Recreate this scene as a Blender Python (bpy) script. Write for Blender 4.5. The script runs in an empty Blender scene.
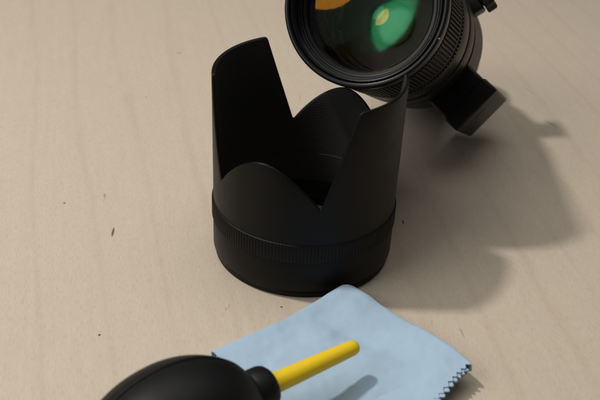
import bpy, bmesh, math, random
from mathutils import Matrix, Vector, noise
import numpy as np

random.seed(4)
S = 0.001                                   # everything below is laid out in millimetres
scene = bpy.context.scene
col = scene.collection

# ------------------------------------------------------------------ camera
FPX = 1000.0                                # focal length in photo pixels (600 wide)
CAM = np.array([0.0, -459.543, 318.559])    # mm, hood base centre is the origin
CM = np.array([[0.99870097, 0.03041164, 0.04088415],
               [-0.05079778, 0.53130339, 0.84565732],
               [-0.00399594, 0.8466356, -0.53215805]])   # rows: right, up, forward
cam_d = bpy.data.cameras.new('camera')
cam = bpy.data.objects.new('camera', cam_d)
col.objects.link(cam)
mw = Matrix.Identity(4)
for i in range(3):
    mw[i][0] = CM[0][i]; mw[i][1] = CM[1][i]; mw[i][2] = -CM[2][i]
    mw[i][3] = CAM[i] * S
cam.matrix_world = mw
cam_d.sensor_width = 36.0
cam_d.lens = FPX / 600.0 * 36.0
cam_d.clip_start = 0.01
cam_d.clip_end = 50.0
cam_d.dof.use_dof = True
cam_d.dof.focus_distance = 0.535
cam_d.dof.aperture_fstop = 14.0
scene.camera = cam

# ------------------------------------------------------------------ world, lamps, exposure
world = bpy.data.worlds.new('World')
scene.world = world
world.use_nodes = True
wb = world.node_tree.nodes['Background']
wb.inputs[0].default_value = (1.0, 0.975, 0.94, 1)
wb.inputs[1].default_value = 0.055


def lamp(name, loc, target, size, power, color, shape='DISK', size_y=None):
    d = bpy.data.lights.new(name, 'AREA')
    d.shape = shape
    d.size = size
    if size_y:
        d.size_y = size_y
    d.energy = power
    d.color = color
    o = bpy.data.objects.new(name, d)
    col.objects.link(o)
    o.location = loc
    o.rotation_euler = (Vector(target) - Vector(loc)).to_track_quat('-Z', 'Y').to_euler()
    return o


lamp('key_lamp', (-0.60, 0.055, 1.16), (0.02, 0.03, 0), 0.095, 8.8, (1.0, 0.955, 0.885))
lamp('added_side_fill', (-1.55, -0.92, 1.5), (0.0, 0.05, 0.1), 1.55, 17.0, (1.0, 0.98, 0.94), 'ELLIPSE', 1.3)  # added panel: soft fill, and the shape mirrored in the coated glass
lamp('added_overhead_fill', (0.05, 0.45, 2.0), (0.0, 0.05, 0), 1.8, 14.0, (1.0, 0.975, 0.93), 'RECTANGLE', 1.6)  # added overhead fill to lift the shadows, not a known ceiling lamp

vs = scene.view_settings
vs.view_transform = 'Standard'
vs.look = 'None'
scene.render.engine = 'CYCLES'
scene.cycles.caustics_reflective = False
scene.cycles.caustics_refractive = False
scene.cycles.transparent_max_bounces = 32
vs.exposure = 0.0
vs.gamma = 1.0
vs.use_curve_mapping = False

# ------------------------------------------------------------------ helpers


def pix(px, z):
    """photo pixel -> point (mm) at height z"""
    v = np.array([(px[0] - 300) / FPX, -(px[1] - 200) / FPX, 1.0]) @ CM
    return CAM + v * (z - CAM[2]) / v[2]


def new_obj(name, verts, faces, mat, parent=None, angle=35, smooth=True, scale=S):
    me = bpy.data.meshes.new(name)
    me.from_pydata([tuple(c * scale for c in v) for v in verts], [], faces)
    bm = bmesh.new()
    bm.from_mesh(me)
    bmesh.ops.remove_doubles(bm, verts=bm.verts, dist=1e-7)
    bmesh.ops.recalc_face_normals(bm, faces=bm.faces)
    bm.to_mesh(me)
    bm.free()
    me.materials.append(mat)
    if smooth:
        me.polygons.foreach_set('use_smooth', [True] * len(me.polygons))
        me.set_sharp_from_angle(angle=math.radians(angle))
    o = bpy.data.objects.new(name, me)
    col.objects.link(o)
    if parent:
        o.parent = parent
    return o


def lathe(profile, n=160, closed=True, z_sign=1):
    """closed profile of (r, z) turned about z"""
    verts, faces = [], []
    m = len(profile)
    for i in range(n):
        a = 2 * math.pi * i / n
        for r, z in profile:
            verts.append((r * math.cos(a), r * math.sin(a), z))
    segs = m if closed else m - 1
    for i in range(n):
        j = (i + 1) % n
        for k in range(segs):
            l = (k + 1) % m
            faces.append((i * m + k, j * m + k, j * m + l, i * m + l))
    return verts, faces


def box(cx, cy, cz, sx, sy, sz, bev=0.0, seg=3):
    bm = bmesh.new()
    bmesh.ops.create_cube(bm, size=1)
    for v in bm.verts:
        v.co = Vector((v.co.x * sx, v.co.y * sy, v.co.z * sz))
    if bev:
        bmesh.ops.bevel(bm, geom=list(bm.edges), offset=bev, segments=seg, affect='EDGES', profile=0.5)
    bm.verts.ensure_lookup_table()
    verts = [(v.co.x + cx, v.co.y + cy, v.co.z + cz) for v in bm.verts]
    faces = [tuple(v.index for v in f.verts) for f in bm.faces]
    bm.free()
    return verts, faces


def tag(o, label=None, cat=None, group=None, kind=None):
    if label: o['label'] = label
    if cat: o['category'] = cat
    if group: o['group'] = group
    if kind: o['kind'] = kind
    return o


def empty(name, mat4):
    o = bpy.data.objects.new(name, None)
    col.objects.link(o)
    o.empty_display_size = 0.01
    o.matrix_world = mat4
    return o


# ------------------------------------------------------------------ materials
class NT:
    def __init__(self, name):
        self.m = bpy.data.materials.new(name)
        self.m.use_nodes = True
        self.t = self.m.node_tree
        self.b = self.t.nodes['Principled BSDF']
        self.out = self.t.nodes['Material Output']

    def n(self, typ, **kw):
        nd = self.t.nodes.new(typ)
        for k, v in kw.items():
            if k.startswith('i_'):
                nd.inputs[int(k[2:])].default_value = v
            else:
                setattr(nd, k, v)
        return nd

    def l(self, a, b):
        self.t.links.new(a, b)

    def noise(self, vec, scale, detail=3, rough=0.55):
        nd = self.n('ShaderNodeTexNoise')
        nd.inputs['Scale'].default_value = scale
        nd.inputs['Detail'].default_value = detail
        nd.inputs['Roughness'].default_value = rough
        if vec is not None:
            self.l(vec, nd.inputs['Vector'])
        return nd.outputs['Fac']

    def ramp(self, fac, stops):
        nd = self.n('ShaderNodeValToRGB')
        el = nd.color_ramp.elements
        el[0].position, el[0].color = stops[0][0], (*stops[0][1], 1)
        el[1].position, el[1].color = stops[-1][0], (*stops[-1][1], 1)
        for p, c in stops[1:-1]:
            e = el.new(p)
            e.color = (*c, 1)
        self.l(fac, nd.inputs[0])
        return nd.outputs[0]

    def math(self, op, a, b=None, clamp=False):
        nd = self.n('ShaderNodeMath', operation=op, use_clamp=clamp)
        for i, x in enumerate((a, b)):
            if x is None: continue
            if isinstance(x, (int, float)): nd.inputs[i].default_value = x
            else: self.l(x, nd.inputs[i])
        return nd.outputs[0]

    def mix(self, fac, a, b, mode='MIX'):
        nd = self.n('ShaderNodeMix', data_type='RGBA', blend_type=mode)
        for i, x in ((0, fac), (6, a), (7, b)):
            if isinstance(x, (int, float)): nd.inputs[i].default_value = x
            elif isinstance(x, tuple): nd.inputs[i].default_value = (*x, 1)
            else: self.l(x, nd.inputs[i])
        return nd.outputs[2]

    def coord(self, scale=(1, 1, 1), rot=(0, 0, 0), which='Object'):
        tc = self.n('ShaderNodeTexCoord')
        src = tc.outputs[which]
        if any(rot):
            m0 = self.n('ShaderNodeMapping')
            m0.inputs['Rotation'].default_value = rot
            self.l(src, m0.inputs['Vector'])
            src = m0.outputs[0]
        mp = self.n('ShaderNodeMapping')
        mp.inputs['Scale'].default_value = scale
        self.l(src, mp.inputs['Vector'])
        return mp.outputs[0]

    def bump(self, h, strength, dist):
        nd = self.n('ShaderNodeBump')
        nd.inputs['Strength'].default_value = strength
        nd.inputs['Distance'].default_value = dist
        self.l(h, nd.inputs['Height'])
        self.l(nd.outputs[0], self.b.inputs['Normal'])

    def set(self, **kw):
        for k, v in kw.items():
            k = k.replace('_', ' ')
            if isinstance(v, tuple) and len(v) == 3: v = (*v, 1)
            self.b.inputs[k].default_value = v
        return self


def plastic(name, base, rough, spec=0.5, grain=6000, bump=0.25, dust=0.0, rvar=0.08):
    t = NT(name)
    v = t.coord()
    t.set(Base_Color=base, Roughness=rough)
    t.b.inputs['Specular IOR Level'].default_value = spec
    n1 = t.noise(v, 90, 4)
    n2 = t.noise(v, grain, 2)
    r = t.math('ADD', t.math('MULTIPLY', n1, rvar * 2), rough - rvar)
    t.l(r, t.b.inputs['Roughness'])
    if dust:
        sp = t.noise(v, 1400, 2, 0.7)
        f = t.math('MULTIPLY', t.math('GREATER_THAN', sp, 0.735), dust)
        t.l(t.mix(f, base, (0.35, 0.33, 0.3)), t.b.inputs['Base Color'])
    t.bump(n2, bump, 0.00008)
    return t


M_hood = plastic('hood_plastic', (0.0047, 0.0049, 0.0049), 0.44, 0.17, dust=0.08).m
M_grip = plastic('hood_grip_rubber', (0.0038, 0.0038, 0.0038), 0.5, 0.2).m
M_lens = plastic('lens_barrel_paint', (0.0045, 0.0043, 0.0041), 0.42, 0.17, dust=0.04).m
M_rubber = plastic('lens_rubber', (0.006, 0.0056, 0.0051), 0.55, 0.18, dust=0.07).m
M_ring = plastic('lens_front_ring_plastic', (0.0035, 0.004, 0.0046), 0.30, 0.22, bump=0.1).m
M_baffle = plastic('lens_baffle_black', (0.0035, 0.0035, 0.004), 0.42, 0.3, bump=0.0).m
M_foot = plastic('foot_metal_black', (0.0065, 0.0064, 0.0062), 0.42, 0.28, bump=0.4).m
M_bulb = plastic('blower_rubber', (0.0055, 0.0058, 0.0062), 0.52, 0.22, grain=2500, bump=0.15, dust=0.09).m
M_edge = plastic('baffle_edge_lit_satin', (0.022, 0.0225, 0.024), 0.28, 0.5, bump=0.05).m  # paler than the baffle: light on the rims is put into the colour
M_white = plastic('index_white', (0.16, 0.16, 0.155), 0.6).m

# hood inside: fine anti-reflection ridges around the bore
t = NT('hood_ribbed_inside')
t.set(Base_Color=(0.030, 0.030, 0.0305), Roughness=0.7)
t.b.inputs['Specular IOR Level'].default_value = 0.25
v = t.coord()
sx = t.n('ShaderNodeSeparateXYZ')
t.l(v, sx.inputs[0])
w = t.math('SINE', t.math('MULTIPLY', sx.outputs[2], 2 * math.pi / 0.0016))
m = t.math('GREATER_THAN', sx.outputs[2], 0.0165)
t.bump(t.math('MULTIPLY', w, m), 0.09, 0.0004)
M_inside = t.m

t = NT('yellow_nozzle_plastic')
t.set(Base_Color=(0.72, 0.43, 0.012), Roughness=0.42)
t.b.inputs['Specular IOR Level'].default_value = 0.4
t.b.inputs['Subsurface Weight'].default_value = 0.12
t.b.inputs['Subsurface Radius'].default_value = (1.0, 0.6, 0.1)
t.b.inputs['Subsurface Scale'].default_value = 0.002
v = t.coord((1, 1, 1))
n1 = t.noise(v, 300, 4)
t.l(t.mix(n1, (0.86, 0.58, 0.010), (0.92, 0.66, 0.02)), t.b.inputs['Base Color'])
t.bump(t.noise(v, 900, 3), 0.12, 0.0002)
M_yellow = t.m

# cloth
t = NT('blue_microfibre')
v = t.coord()
n1 = t.noise(v, 75, 5, 0.65)
n2 = t.noise(v, 1500, 3, 0.7)
c = t.mix(n1, (0.325, 0.485, 0.66), (0.455, 0.615, 0.77))
n3 = t.noise(v, 380, 3, 0.7)
c = t.mix(t.math('MULTIPLY', n3, 0.5), c, (0.35, 0.48, 0.61))
c = t.mix(t.math('MULTIPLY', n2, 0.6), c, (0.46, 0.585, 0.71))
t.l(c, t.b.inputs['Base Color'])
t.set(Roughness=0.95)
t.b.inputs['Specular IOR Level'].default_value = 0.1
t.b.inputs['Sheen Weight'].default_value = 0.35
t.b.inputs['Sheen Roughness'].default_value = 0.5
t.b.inputs['Sheen Tint'].default_value = (0.75, 0.87, 1, 1)
t.bump(t.math('ADD', t.noise(v, 2600, 3, 0.7), t.math('MULTIPLY', t.noise(v, 1800, 3, 0.7), 0.8)), 0.6, 0.0003)
M_cloth = t.m

# table: pale maple veneer with fine vertical grain, specks and small scratches
t = NT('maple_tabletop')
rz = math.radians(-13.6)
vg = t.coord((420, 9, 1), (0, 0, rz))
vf = t.coord((2600, 90, 1), (0, 0, rz))
vc = t.coord((1, 1, 1))
g1 = t.noise(vg, 1.0, 5, 0.6)
g2 = t.noise(vf, 1.0, 3, 0.6)
g3 = t.noise(vc, 9, 4, 0.6)
vw = t.coord((16, 2.2, 1), (0, 0, rz))
wv = t.n('ShaderNodeTexWave', wave_type='BANDS', bands_direction='X')
wv.inputs['Scale'].default_value = 0.62
wv.inputs['Distortion'].default_value = 14.0
wv.inputs['Detail'].default_value = 3
wv.inputs['Detail Scale'].default_value = 0.45
t.l(vw, wv.inputs['Vector'])
line = t.math('POWER', wv.outputs['Fac'], 22.0)
c = t.mix(g1, (0.525, 0.455, 0.362), (0.60, 0.527, 0.427))
c = t.mix(t.math('MULTIPLY', g2, 0.45), c, (0.46, 0.38, 0.292))
c = t.mix(t.math('MULTIPLY', g3, 0.35), c, (0.635, 0.52, 0.42))
c = t.mix(t.math('MULTIPLY', t.math('MULTIPLY', line, t.noise(t.coord((14, 5, 1), (0, 0, rz)), 1.0, 2)), 0.22), c, (0.33, 0.22, 0.14))
vm = t.coord((230, 45, 1), (0, 0, rz))
g4 = t.noise(vm, 1.0, 4, 0.65)
c = t.mix(t.math('MULTIPLY', t.math('SUBTRACT', g4, 0.42, True), 0.7, True), c, (0.68, 0.59, 0.475))
c = t.mix(t.math('MULTIPLY', t.math('SUBTRACT', t.noise(t.coord((150, 22, 1), (0, 0, rz)), 1.0, 5, 0.7), 0.52, True), 0.55, True), c, (0.40, 0.29, 0.20))
fib = t.noise(t.coord((1500, 230, 1), (0, 0, rz)), 1.0, 3, 0.7)
c = t.mix(t.math('MULTIPLY', t.math('SUBTRACT', fib, 0.5, True), 2.1, True), c, (0.36, 0.28, 0.20))
# cross flecks
vx = t.coord((110, 1500, 1), (0, 0, rz))
c = t.mix(t.math('MULTIPLY', t.noise(vx, 1.0, 2), 0.16), c, (0.64, 0.55, 0.44))
# scattered tiny pores
vp = t.coord((700, 170, 1), (0, 0, rz))
pr_ = t.math('GREATER_THAN', t.noise(vp, 1.0, 2, 0.4), 0.79)
c = t.mix(t.math('MULTIPLY', pr_, 0.2), c, (0.16, 0.10, 0.06))
tc = t.n('ShaderNodeTexCoord')


def speck(c, px, half_len, half_wid, ang, colr, amt):
    """a dark dent in the veneer; lengths in mm, ang from +y"""
    p = pix(px, 0) * S
    sub = t.n('ShaderNodeMapping', vector_type='TEXTURE')
    sub.inputs['Location'].default_value = (p[0], p[1], 0)
    sub.inputs['Rotation'].default_value = (0, 0, math.radians(ang))
    sub.inputs['Scale'].default_value = (half_wid * S, half_len * S, 1)
    t.l(tc.outputs['Object'], sub.inputs['Vector'])
    ln = t.n('ShaderNodeVectorMath', operation='LENGTH')
    nz = t.noise(sub.outputs[0], 1.3, 3)
    t.l(sub.outputs[0], ln.inputs[0])
    d = t.math('ADD', ln.outputs['Value'], t.math('MULTIPLY', t.math('SUBTRACT', nz, 0.5), 1.1))
    mr = t.n('ShaderNodeMapRange', interpolation_type='SMOOTHSTEP')
    t.l(d, mr.inputs[0])
    mr.inputs[1].default_value = 1.15
    mr.inputs[2].default_value = 0.55
    return t.mix(t.math('MULTIPLY', mr.outputs[0], amt), c, colr)


DK = (0.07, 0.045, 0.03)
for px, hl, hw, an, am in [((113, 232), 5.0, 0.8, 5, 0.85), ((105, 196), 3.0, 0.5, 8, 0.45), ((64.5, 203), 0.9, 0.7, 0, 0.9),
                           ((99.5, 335), 0.9, 0.8, 0, 0.95), ((229, 306), 2.4, 0.5, 0, 0.2), ((226, 309), 1.6, 0.6, 20, 0.25),
                           ((281.5, 307), 0.7, 0.9, 0, 0.85), ((403, 222), 2.6, 0.6, 6, 0.9), ((462, 333), 4.5, 0.3, 14, 0.5),
                           ((146, 97), 1.4, 0.6, 0, 0.45), ((179, 53), 1.4, 2.2, 0, 0.35), ((551, 124), 7.0, 0.5, 32, 0.55),
                           ((104, 195), 2.0, 0.4, 5, 0.4), ((23, 300), 5.0, 0.4, 12, 0.12), ((528, 90), 10.0, 0.4, 30, 0.35),
                           ((432, 322), 3.0, 0.3, -5, 0.2), ((382, 107), 1.8, 1.0, 30, 0.8), ((300, 97), 6.0, 0.5, 0, 0.25)]:
    c = speck(c, px, hl, hw, an, DK, am)
t.l(c, t.b.inputs['Base Color'])
t.set(Roughness=0.5)
t.b.inputs['Specular IOR Level'].default_value = 0.4
rg = t.math('ADD', t.math('MULTIPLY', g1, 0.16), 0.47)
t.l(rg, t.b.inputs['Roughness'])
t.bump(t.math('ADD', g1, t.math('MULTIPLY', g2, 0.8)), 0.12, 0.0003)
M_table = t.m


def coated(name, tint, amount, rough=0.0):
    """lens element: clear, with a coloured antireflection coating that mirrors a little light"""
    t = NT(name)
    t.t.nodes.remove(t.b)
    tr = t.n('ShaderNodeBsdfTransparent')
    gl = t.n('ShaderNodeBsdfGlossy')
    gl.inputs['Color'].default_value = (*tint, 1)
    gl.inputs['Roughness'].default_value = rough
    lw = t.n('ShaderNodeFresnel')
    lw.inputs['IOR'].default_value = 1.5
    f = t.math('MULTIPLY', lw.outputs[0], amount / 0.04, clamp=True)
    mx = t.n('ShaderNodeMixShader')
    t.l(f, mx.inputs[0])
    t.l(tr.outputs[0], mx.inputs[1])
    t.l(gl.outputs[0], mx.inputs[2])
    t.l(mx.outputs[0], t.out.inputs['Surface'])
    return t.m


M_glass_front = coated('glass_front_coating', (0.55, 0.75, 1.0), 0.002)
M_glass_green = coated('glass_green_coating', (0.10, 1.0, 0.42), 0.052, 0.10)
M_glass_green2 = coated('glass_pale_green_coating', (0.25, 1.0, 0.55), 0.05, 0.06)
M_glass_teal = coated('glass_teal_coating', (0.34, 1.0, 0.60), 0.042, 0.12)
M_glass_amber2 = coated('glass_yellow_coating', (1.0, 0.50, 0.05), 0.13, 0.06)
M_glass_amber = coated('glass_amber_coating', (1.0, 0.40, 0.008), 0.062, 0.04)

# ------------------------------------------------------------------ setting: the tabletop
tv, tf = box(0, 150, -15, 2400, 1800, 30, 2.0, 2)
table = new_obj('tabletop', tv, tf, M_table)
tag(table, 'pale maple veneer tabletop with fine grain and small dark specks', kind='structure')

# ------------------------------------------------------------------ lens hood
hood = empty('lens_hood', Matrix.Identity(4))
tag(hood, 'black petal shaped lens hood standing on its mount end with ribbed grip band', 'lens hood')


def ro(z):
    return 49.0 + 0.65 * max(0.0, (z - 34)) / 72.0


RM = 49.3


def hood_outline():
    half = [(0, 106.0), (35, 106.0), (55, 54.0)]
    for k in range(1, 36):
        s = (35 - k) / 35.0
        half.append((55 + k, 77.2 - 22.6 * s ** 1.72))
    pts = [(u * math.pi / 180 * RM, z) for u, z in half]
    pts = pts + [(math.pi * RM - s, z) for s, z in reversed(pts[:-1])]
    per = math.pi * RM
    pts = pts[:-1]
    pts = pts + [(s + per, z) for s, z in pts]
    pts[1] = (29.5 * math.pi / 180 * RM, 106.0)
    tot = 2 * per
    P = np.array(pts + [(tot, 106.0)])
    seg = np.hypot(*np.diff(P, axis=0).T)
    L = np.concatenate([[0], np.cumsum(seg)])
    N = 1400
    q = np.linspace(0, L[-1], N, endpoint=False)
    s = np.interp(q, L, P[:, 0])
    z = np.interp(q, L, P[:, 1])
    step = L[-1] / N
    k = np.arange(-14, 15)
    g = np.exp(-(k * step / 1.25) ** 2 / 2)
    g /= g.sum()
    se = np.concatenate([s[-14:] - tot, s, s[:14] + tot])
    ze = np.concatenate([z[-14:], z, z[:14]])
    s = np.convolve(se, g, 'valid')
    z = np.convolve(ze, g, 'valid')
    return s, z, tot


def hood_shell():
    s, z, tot = hood_outline()
    N = len(s)
    ds = (np.roll(s, -1) - np.roll(s, 1) + tot / 2) % tot - tot / 2
    dz = np.roll(z, -1) - np.roll(z, 1)
    ln = np.hypot(ds, dz)
    nx, nz = dz / ln, -ds / ln           # points down into the petal
    th = 2.0
    rows = []
    z0 = 30.0

    def row(si, zi, off):
        ang = si / RM + math.radians(-25)
        r = np.array([ro(q) for q in zi]) - off
        return np.stack([r * np.cos(ang), r * np.sin(ang), zi], 1)
    inset = 0.8
    si, zi = s + nx * inset, z + nz * inset
    fr = [0, .12, .25, .4, .55, .7, .85, 1.0]
    for f in fr:
        rows.append(row(s + (si - s) * f, z0 + (zi - z0) * f, 0))
    for a in (30, 60, 90):
        k = inset * (1 - math.sin(math.radians(a)))
        rows.append(row(s + nx * k, z + nz * k, inset * (1 - math.cos(math.radians(a)))))
    for a in (90, 60, 30, 0):
        k = inset * (1 - math.sin(math.radians(a)))
        rows.append(row(s + nx * k, z + nz * k, th - inset * (1 - math.cos(math.radians(a)))))
    n_out = len(rows) - 1
    for f in fr[::-1][1:]:
        rows.append(row(s + (si - s) * f, z0 + (zi - z0) * f, th))
    V = np.concatenate(rows)
    F = []
    m = len(rows)
    for k in range(m):
        l = (k + 1) % m
        for i in range(N):
            j = (i + 1) % N
            F.append((k * N + i, k * N + j, l * N + j, l * N + i))
    return V.tolist(), F, N, n_out, m


V, F, NN, n_out, mrows = hood_shell()
sh = new_obj('petal_shell', V, F, M_hood, hood, angle=50)
sh.data.materials.append(M_inside)
for p in sh.data.polygons:                         # faces that look at the axis are the ribbed bore
    c = p.center
    if p.normal.x * c.x + p.normal.y * c.y < -0.6 * math.hypot(c.x, c.y):
        p.material_index = 1

# ribbed grip band
nr = 172
V, F = [], []
pat = [(0.0, 49.5), (0.2, 49.85), (0.55, 49.85), (0.75, 49.5)]
zr = [(22.4, None), (22.9, 0), (23.4, 1), (32.7, 1), (33.2, 0), (33.7, None)]
cols = []
for i in range(nr):
    for f, r in pat:
        cols.append((2 * math.pi * (i + f) / nr, r))
for a, r in cols:
    for z, k in zr:
        rr = 48.5 if k is None else (49.2 + (r - 49.2) * (1 if k else 0.7))
        V.append((rr * math.cos(a), rr * math.sin(a), z))
nc = len(cols)
for i in range(nc):
    j = (i + 1) % nc
    for k in range(5):
        F.append((i * 6 + k, j * 6 + k, j * 6 + k + 1, i * 6 + k + 1))
new_obj('grip_band', V, F, M_grip, hood, angle=25)

V, F = lathe([(46.5, 4.2), (48.3, 4.2), (48.8, 4.5), (49.0, 5.2), (49.2, 22.0), (49.0, 22.6), (48.4, 22.8), (48.4, 33.0), (48.2, 33.4),
              (46.9, 33.4), (46.6, 33.0)], 220)
bb = new_obj('base_barrel', V, F, M_hood, hood)
bb.data.materials.append(M_inside)
for p in bb.data.polygons:
    c = p.center
    if p.normal.x * c.x + p.normal.y * c.y < -0.6 * math.hypot(c.x, c.y):
        p.material_index = 1
V, F = lathe([(43.4, 0.0), (47.4, 0.0), (47.9, 0.5), (47.9, 3.0), (47.5, 3.5), (46.8, 3.6), (46.4, 4.4), (46.4, 14.0), (46.0, 14.4), (45.2, 14.2), (44.8, 13.6), (44.4, 6.5), (43.4, 6.0)], 220)
new_obj('mount_ring', V, F, M_hood, hood)
for k in range(3):
    a0 = math.radians(20 + 120 * k)
    V, F = [], []
    n = 10
    for i in range(n + 1):
        a = a0 + math.radians(34) * i / n
        for r, z in ((44.0, 2), (41.8, 2), (41.8, 4.5), (44.0, 4.5)):
            V.append((r * math.cos(a), r * math.sin(a), z))
    for i in range(n):
        for q in range(4):
            F.append((i * 4 + q, i * 4 + (q + 1) % 4, (i + 1) * 4 + (q + 1) % 4, (i + 1) * 4 + q))
    F += [(0, 1, 2, 3), tuple(n * 4 + q for q in (3, 2, 1, 0))]
    new_obj('bayonet_tab', V, F, M_baffle, hood)

# ------------------------------------------------------------------ telephoto lens, leaning with its front on the hood
LEN = 204.8
az, el = math.radians(20), math.radians(29.5)
bk = Vector((math.sin(az) * math.cos(el), math.cos(az) * math.cos(el), -math.sin(el)))     # front -> rear
front = Vector((26.2, 34.8, 130.0))
rgt = Vector((bk.y, -bk.x, 0)).normalized()
dwn = bk.cross(rgt)
if dwn.z > 0:
    dwn = -dwn
fa = math.radians(32)
nf = (rgt * math.cos(fa) + dwn * math.sin(fa)).normalized()      # where the foot points
zax = -bk
yax = zax.cross(nf)
rear = front + bk * LEN
mx = Matrix.Identity(4)
for i in range(3):
    mx[i][0] = nf[i]; mx[i][1] = yax[i]; mx[i][2] = zax[i]; mx[i][3] = rear[i] * S
lens = empty('telephoto_lens', mx)
tag(lens, 'black telephoto lens with coated glass and tripod foot leaning on the petal hood', 'camera lens')
R = 45.2
KR = 44.0 / 45.2


def T(prof):                     # (r, t from the front) -> (r, local z)
    return [(r * KR, LEN - t) for r, t in prof]


def lpart(name, prof, mat, n=180, parent=None, angle=30, closed=True):
    V, F = lathe(T(prof), n, closed)
    return new_obj(name, V, F, mat, parent or lens, angle)


fr_ring = lpart('front_ring', [(44.3, 0), (44.9, 0.25), (45.2, 0.9), (45.2, 5.5), (44.7, 6.2), (44.7, 9.5), (44.0, 10.2), (43.0, 10.2),
                               (41.8, 7.0), (41.8, 2.0), (42.4, 1.2), (42.6, 0.3), (43.2, 0)], M_ring)
# filter thread
pr_t = [(41.9, 1.4), (41.2, 1.0), (40.6, 1.2)]
for k in range(6):
    pr_t += [(40.3, 1.7 + k * 0.75), (39.8, 2.05 + k * 0.75)]
pr_t += [(39.6, 6.4), (38.4, 6.6), (38.2, 7.4), (37.3, 7.7), (37.1, 9.0), (35.6, 9.3), (34.6, 10.4), (34.4, 11.6), (36.5, 12.5), (41.9, 12.5)]
lpart('filter_thread', pr_t, M_ring, angle=20)
lpart('thread_seat', [(37.4, 7.55), (37.9, 7.25), (38.0, 7.2), (37.95, 7.6)], M_foot, parent=fr_ring)
# glass
cap = lambda rr, t0, sag, n=14: [(max(rr * k / n, 0.02), t0 - sag * (1 - (k / n) ** 2)) for k in range(n + 1)]
lpart('front_element', cap(35.2, 11.5, 1.6), M_glass_front, 120, closed=False)


def sphere_cap(rr, vertex, rad, n=90):
    # rad > 0: bulges to the front; rad < 0: hollow towards the front
    k_ = 1 if rad > 0 else -1
    out = []
    for q in range(n + 1):
        r = max(rr * q / n, 0.02)
        sag = abs(rad) - math.sqrt(rad * rad - r * r)
        out.append((r, vertex + k_ * sag))
    return out


el2 = lpart('inner_element', sphere_cap(34.2, 14.0, 175.0), M_glass_amber, 300, closed=False)


def tilt(o, mm, rad):                              # tilt added to an element only to shift its lamp reflection
    dec = (rgt * -0.78 - dwn * 0.62) * mm
    dx_, dy_ = dec.dot(nf) / rad, dec.dot(yax) / rad
    for v_ in o.data.vertices:
        v_.co.z += v_.co.x * dx_ + v_.co.y * dy_


tilt(el2, 19.0, 175.0)
lpart('rear_surface', sphere_cap(33.9, 36.0, -110.0), M_glass_green, 300, parent=el2, closed=False)
lpart('third_element', sphere_cap(31.0, 47.0, -72.0), M_glass_teal, 300, closed=False)
# inner barrel with baffles
lpart('inner_barrel', [(35.4, 12.3), (34.4, 12.6), (34.2, 23), (33.2, 23.4), (33.2, 25), (34.0, 25.4), (33.6, 38), (32.0, 38.3), (31.6, 39.2), (32.0, 40),
                       (33.2, 40.4), (33.0, 56), (29.6, 56.3), (29.2, 57.0), (29.4, 58), (31.0, 58.5), (30.0, 92), (0.5, 93), (0.5, 95), (41, 95),
                       (41, 14)], M_baffle, 140)
lpart('baffle_edge', [(29.1, 56.6), (29.6, 56.0), (30.0, 56.1), (29.8, 57.2)], M_edge, 140)
lpart('baffle_edge', [(31.5, 38.9), (32.0, 38.2), (32.5, 38.3), (32.2, 39.5)], M_edge, 140)
lpart('baffle_edge', [(33.1, 23.9), (33.5, 23.2), (34.0, 23.3), (33.7, 24.5)], M_edge, 140)
iris = lpart('iris_ring', [(14.0, 60), (31.0, 59.5), (31.0, 61.5), (14.0, 61)], M_baffle, 120)
tilt(lpart('rear_element', sphere_cap(13.9, 52, 40.0, 50), M_glass_green2, 80, parent=iris, closed=False), 5.0, 40.0)
tilt(lpart('rear_element', sphere_cap(13.9, 57, 50.0, 50), M_glass_amber2, 80, parent=iris, closed=False), 2.5, 50.0)
# barrel sections
lpart('barrel', [(41.5, 9.0), (43.4, 9.6), (43.4, 13.0), (42.6, 13.4), (42.6, 50), (43.6, 50.4), (43.9, 51), (43.9, 53.0), (42.9, 53.4), (42.9, 59.6),
                 (43.9, 60), (44.2, 61), (44.2, 80), (43.7, 81.5), (42.6, 82.5), (42.6, 84), (44.1, 84.6), (44.4, 86), (44.4, 101), (43.6, 103),
                 (41.0, 106), (40.2, 108), (40.2, 160), (38.0, 166), (34.5, 172), (33.6, 176), (33.6, 190), (32.2, 191), (30, 191), (30, 100), (36, 20)],
      M_lens, 180)


def ribs(name, t0, t1, rlo, rhi, n, mat, duty=0.55, slope=0.14):
    V, F = [], []
    pat = [(0.0, rlo), (slope, rhi), (slope + duty - 0.1, rhi), (2 * slope + duty - 0.1, rlo)]
    rows = [(t0, 0), (t0 + 0.5, 1), (t1 - 0.5, 1), (t1, 0)]
    cols = [(2 * math.pi * (i + f) / n, r) for i in range(n) for f, r in pat]
    for a, r in cols:
        for tt, k in rows:
            rr = r if k else rlo - 0.3
            rr *= KR
            V.append((rr * math.cos(a), rr * math.sin(a), LEN - tt))
    c_ = len(cols)
    for i in range(c_):
        j = (i + 1) % c_
        for k in range(3):
            F.append((i * 4 + k, j * 4 + k, j * 4 + k + 1, i * 4 + k + 1))
    return new_obj(name, V, F, mat, lens, 25)


ribs('zoom_ring', 13.6, 49.8, 43.3, 44.5, 120, M_rubber)
ribs('focus_ring', 53.6, 59.4, 43.0, 44.2, 120, M_rubber, 0.5, 0.18)
# collar that carries the foot
lpart('tripod_collar', [(40.0, 112), (42.6, 112.3), (43.2, 113), (43.2, 148), (42.6, 148.8), (40.0, 149)], M_lens)
lpart('rear_cap', [(0.5, 190), (33.9, 190), (34.4, 191), (34.4, 201.8), (33.4, LEN), (0.5, LEN)], M_foot)

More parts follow.
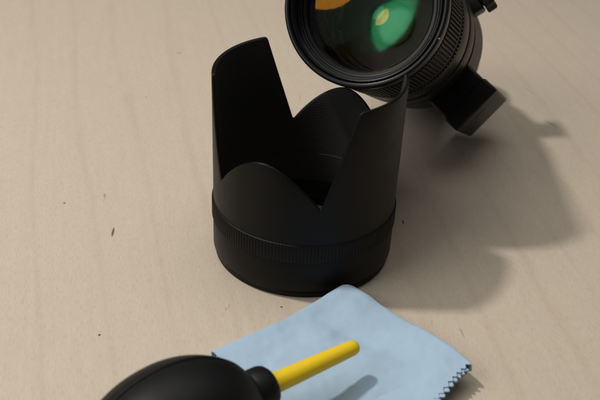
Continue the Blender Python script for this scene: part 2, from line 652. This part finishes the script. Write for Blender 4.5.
# foot: stem block and a longer plate, local x is outward
V, F = box(48.5, -3, LEN - 127, 20, 33, 24, 1.6)
new_obj('foot_stem', V, F, M_foot, lens)
V, F = box(58.5, -3, LEN - 141.5, 11.5, 35, 61, 1.6)
plate = new_obj('foot_plate', V, F, M_foot, lens)
V, F = box(64.2, -3, LEN - 128, 0.5, 9, 2.6, 0.15)
new_obj('foot_slot', V, F, M_baffle, plate)
# lock knob of the collar
ka = math.radians(-66)        # angle from the foot in the local xy plane
# local y axis: check the side so that the knob sits above
side = 1 if (yax.z * math.sin(1.15)) > 0 else -1
ka = side * math.radians(76)
kc, ks = math.cos(ka), math.sin(ka)


def radial(verts, ang):
    c_, s_ = math.cos(ang), math.sin(ang)
    return [(x * c_ - y * s_, x * s_ + y * c_, z) for x, y, z in verts]


V, F = box(44.0, 0, LEN - 131, 9, 16, 14, 1.5)
new_obj('hinge_block', radial(V, ka), F, M_lens, lens)
V, F = [], []
n = 72
prof = [(0.01, 47.5), (5.0, 47.5), (5.0, 49), (9.6, 49.2), (10.2, 49.8), (10.2, 55.0), (9.2, 56.0), (0.01, 56.2)]
for i in range(n):
    a = 2 * math.pi * i / n
    for k, (r, x) in enumerate(prof):
        rr = r * (1 + (0.07 * math.cos(8 * a) if r > 6 else 0))
        V.append((x, rr * math.cos(a), LEN - 133 + rr * math.sin(a)))
m_ = len(prof)
for i in range(n):
    j = (i + 1) % n
    for k in range(m_ - 1):
        F.append((i * m_ + k, j * m_ + k, j * m_ + k + 1, i * m_ + k + 1))
new_obj('lock_knob', radial(V, ka), F, M_foot, lens)
# white index mark on the front ring
V, F = box(43.8, 0, LEN + 0.05, 0.9, 0.9, 0.3, 0.1, 1)
new_obj('index_mark', radial(V, side * math.radians(18)), F, M_white, lens)

# ------------------------------------------------------------------ folded cleaning cloth
Tc = pix((346, 285), 8.0)[:2]
Lc = pix((211, 354), 2.5)[:2]
Rc = pix((472, 363), 12.0)[:2]
eu, ev = Rc - Tc, Lc - Tc
Lu, Lv = np.linalg.norm(eu), np.linalg.norm(ev)


def sstep(a, b, x):
    q = min(1, max(0, (x - a) / (b - a)))
    return q * q * (3 - 2 * q)


def top_h(u, v):
    p = Tc + u * eu + v * ev
    d2 = ((u * Lu) ** 2 + (v * Lv) ** 2)
    h = 2.9 + (4.2 + 5.2 * max(u, 0)) * math.exp(-(v * Lv / 30.0) ** 2)
    h += 1.6 * math.exp(-d2 / 14.0 ** 2) + 1.6 * math.exp(-(u * Lu / 16.0) ** 2)
    h += 1.0 * math.exp(-((u * Lu - 14 - 0.25 * v * Lv) / 7.0) ** 2)
    h -= 2.3 * math.exp(-((v * Lv - 27 + 0.1 * u * Lu) / 7.0) ** 2) * (1 - sstep(0.45, 0.85, u)) * sstep(0.0, 0.2, u)
    h += 1.3 * math.exp(-((v * Lv - 40 + 0.25 * u * Lu) / 8.0) ** 2) * sstep(0.05, 0.35, u)
    h -= 2.0 * math.exp(-((u * Lu - 62 - 0.2 * v * Lv) / 9.0) ** 2) * sstep(0.08, 0.4, v)
    h += 2.0 * noise.noise((p[0] * 0.028, p[1] * 0.028, 3.1)) + 1.0 * noise.noise((p[0] * 0.075, p[1] * 0.075, 7.7)) + 0.35 * noise.noise((p[0] * 0.2, p[1] * 0.2, 1.7))
    return h


def low_h(u, v):
    return 0.5 + max(0.0, 8.0 * sstep(0.25, 1.05, u) ** 1.2 * (1 - 0.8 * sstep(0, 0.8, v)))


def tri(x):
    x = x % 1.0
    return 1 - abs(2 * x - 1)


NU, NV = 170, 170
V, F = [], []


def sheet(frac, inset, roll, phase, ext):
    """one layer of the folded square; fold edges at u=0 and v=0, pinked edges at u=1 and v=1"""
    base = len(V)
    for j in range(NV + 1):
        for i in range(NU + 1):
            u, v = i / NU, j / NV
            su, sv = u * Lu, v * Lv
            a, b = inset + (su) * (Lu - inset) / Lu, inset + (sv) * (Lv - inset) / Lv
            zu = zv = 0.0
            if u > 0.93:
                k = (u - 0.93) / 0.07
                zu = k * (ext + 2.1 * (tri(sv / 3.4 + phase + 0.25 * noise.noise((sv * 0.11, phase, 2.0))) - 0.5))
            if v > 0.93:
                k = (v - 0.93) / 0.07
                zv = k * (ext + 2.1 * (tri(su / 3.4 + phase) - 0.5)) * sstep(0.04, 0.16, u)
            uu, vv = (a + zu) / Lu, (b + zv) / Lv
            hi, lo = top_h(min(uu, 1.05), min(vv, 1.05)), low_h(uu, vv)
            if roll:
                rr = max(0.8, (hi - lo) * 0.5)
                e = min(a, b) if not (a < rr and b < rr) else rr - math.hypot(rr - a, rr - b)
                q = 1.0
                if e < rr:
                    q = math.sqrt(max(0.0, 1 - (1 - max(e, 0) / rr) ** 2))
                mid = (hi + lo) * 0.5
                z = mid + (hi - mid) * q if frac > 0.5 else mid - (mid - lo) * q
            else:
                z = lo + (hi - lo) * frac
            vq = vv - 4.0 / Lv * 4 * min(max(uu, 0), 1) * (1 - min(max(uu, 0), 1)) * max(0, 1 - vv) ** 2
            uq = uu + 5.0 / Lu * sstep(0, 0.4, vv) * max(uu, 0) ** 2
            p = Tc + uq * eu + vq * ev
            V.append((p[0], p[1], z))
    W = NU + 1
    for j in range(NV):
        for i in range(NU):
            q = base + j * W + i
            F.append((q, q + 1, q + W + 1, q + W))


sheet(1.0, 0.0, True, 0.0, 0.0)
sheet(0.0, 0.0, True, 0.25, 0.4)
sheet(0.72, 4.0, False, 0.45, 1.3)
sheet(0.30, 4.0, False, 0.7, 0.7)
cloth = new_obj('cleaning_cloth', V, F, M_cloth, None, 80)
sol = cloth.modifiers.new('thickness', 'SOLIDIFY')
sol.thickness = 0.0006
sol.offset = 0
tag(cloth, 'folded light blue microfibre cloth with zigzag cut edge against the hood base', 'cleaning cloth')

# ------------------------------------------------------------------ air blower
tip = Vector(pix((357, 346), 21.0))
nb = Vector(pix((269, 386), 23.5))
ax = (nb - tip).normalized()                 # from nozzle tip back to the bulb
NL = (nb - tip).length
xax = ax.cross(Vector((0, 0, 1))).normalized()
yb = ax.cross(xax)
bm4 = Matrix.Identity(4)
for i in range(3):
    bm4[i][0] = xax[i]; bm4[i][1] = yb[i]; bm4[i][2] = ax[i]; bm4[i][3] = tip[i] * S
blower = empty('air_blower', bm4)
tag(blower, 'black rubber bulb air blower with yellow nozzle lying beside the blue cloth', 'air blower')
pr_n = [(0.9, 1.2), (0.9, 0.25), (1.6, 0.1), (2.6, 0.5), (3.2, 1.4), (3.55, 2.8), (3.65, 4.5), (4.65, NL - 2), (4.7, NL + 6), (1.0, NL + 6)]
V, F = lathe(pr_n, 64)
new_obj('nozzle', V, F, M_yellow, blower, 50)
V, F = lathe([(4.4, NL + 1.2), (4.9, NL + 0.2), (8.2, NL - 0.2), (9.5, NL + 1.2), (10.1, NL + 3.2), (10.1, NL + 7.5), (9.6, NL + 9.5), (8.6, NL + 10.5), (8.6, NL + 14),
              (4.4, NL + 14)], 72)
new_obj('neck_collar', V, F, M_bulb, blower, 60)
# bulb with a moulding seam
bp = [(8.2, 8.5), (9.2, 9.5), (12.0, 11.5), (16.0, 15), (20.2, 20.5), (24.0, 28), (26.4, 36), (27.3, 44), (27.0, 51), (25.8, 59), (23.4, 67), (20.0, 74), (16.0, 80),
      (12.0, 84), (9.0, 86), (8.0, 87), (8.0, 91), (7.4, 92), (0.3, 92)]
# smooth the profile (Catmull-Rom)
sm = []
for k in range(len(bp) - 1):
    p0, p1, p2, p3 = bp[max(k - 1, 0)], bp[k], bp[k + 1], bp[min(k + 2, len(bp) - 1)]
    for q in range(4):
        s_ = q / 4
        f = lambda i: 0.5 * (2 * p1[i] + (p2[i] - p0[i]) * s_ + (2 * p0[i] - 5 * p1[i] + 4 * p2[i] - p3[i]) * s_ ** 2 + (3 * p1[i] - p0[i] - 3 * p2[i] + p3[i]) * s_ ** 3)
        sm.append((f(0), f(1)))
sm.append(bp[-1])
V, F = [], []
n = 720
m_ = len(sm)
SEAM = math.radians(-72)
for i in range(n):
    a = 2 * math.pi * i / n
    for r, z in sm:
        d = abs((a - SEAM + math.pi / 2) % math.pi - math.pi / 2) * r
        sd = ((a - SEAM + math.pi / 2) % math.pi - math.pi / 2) * r
        rr = r + (0.6 * sstep(-0.5, 0.3, sd) * math.exp(-max(sd, 0) / 9.0) - 0.75 * math.exp(-((sd + 0.8) / 0.6) ** 2) if r > 9.5 else 0)
        V.append((rr * math.cos(a), rr * math.sin(a), NL + z))
for i in range(n):
    j = (i + 1) % n
    for k in range(m_ - 1):
        F.append((i * m_ + k, j * m_ + k, j * m_ + k + 1, i * m_ + k + 1))
new_obj('bulb', V, F, M_bulb, blower, 60)
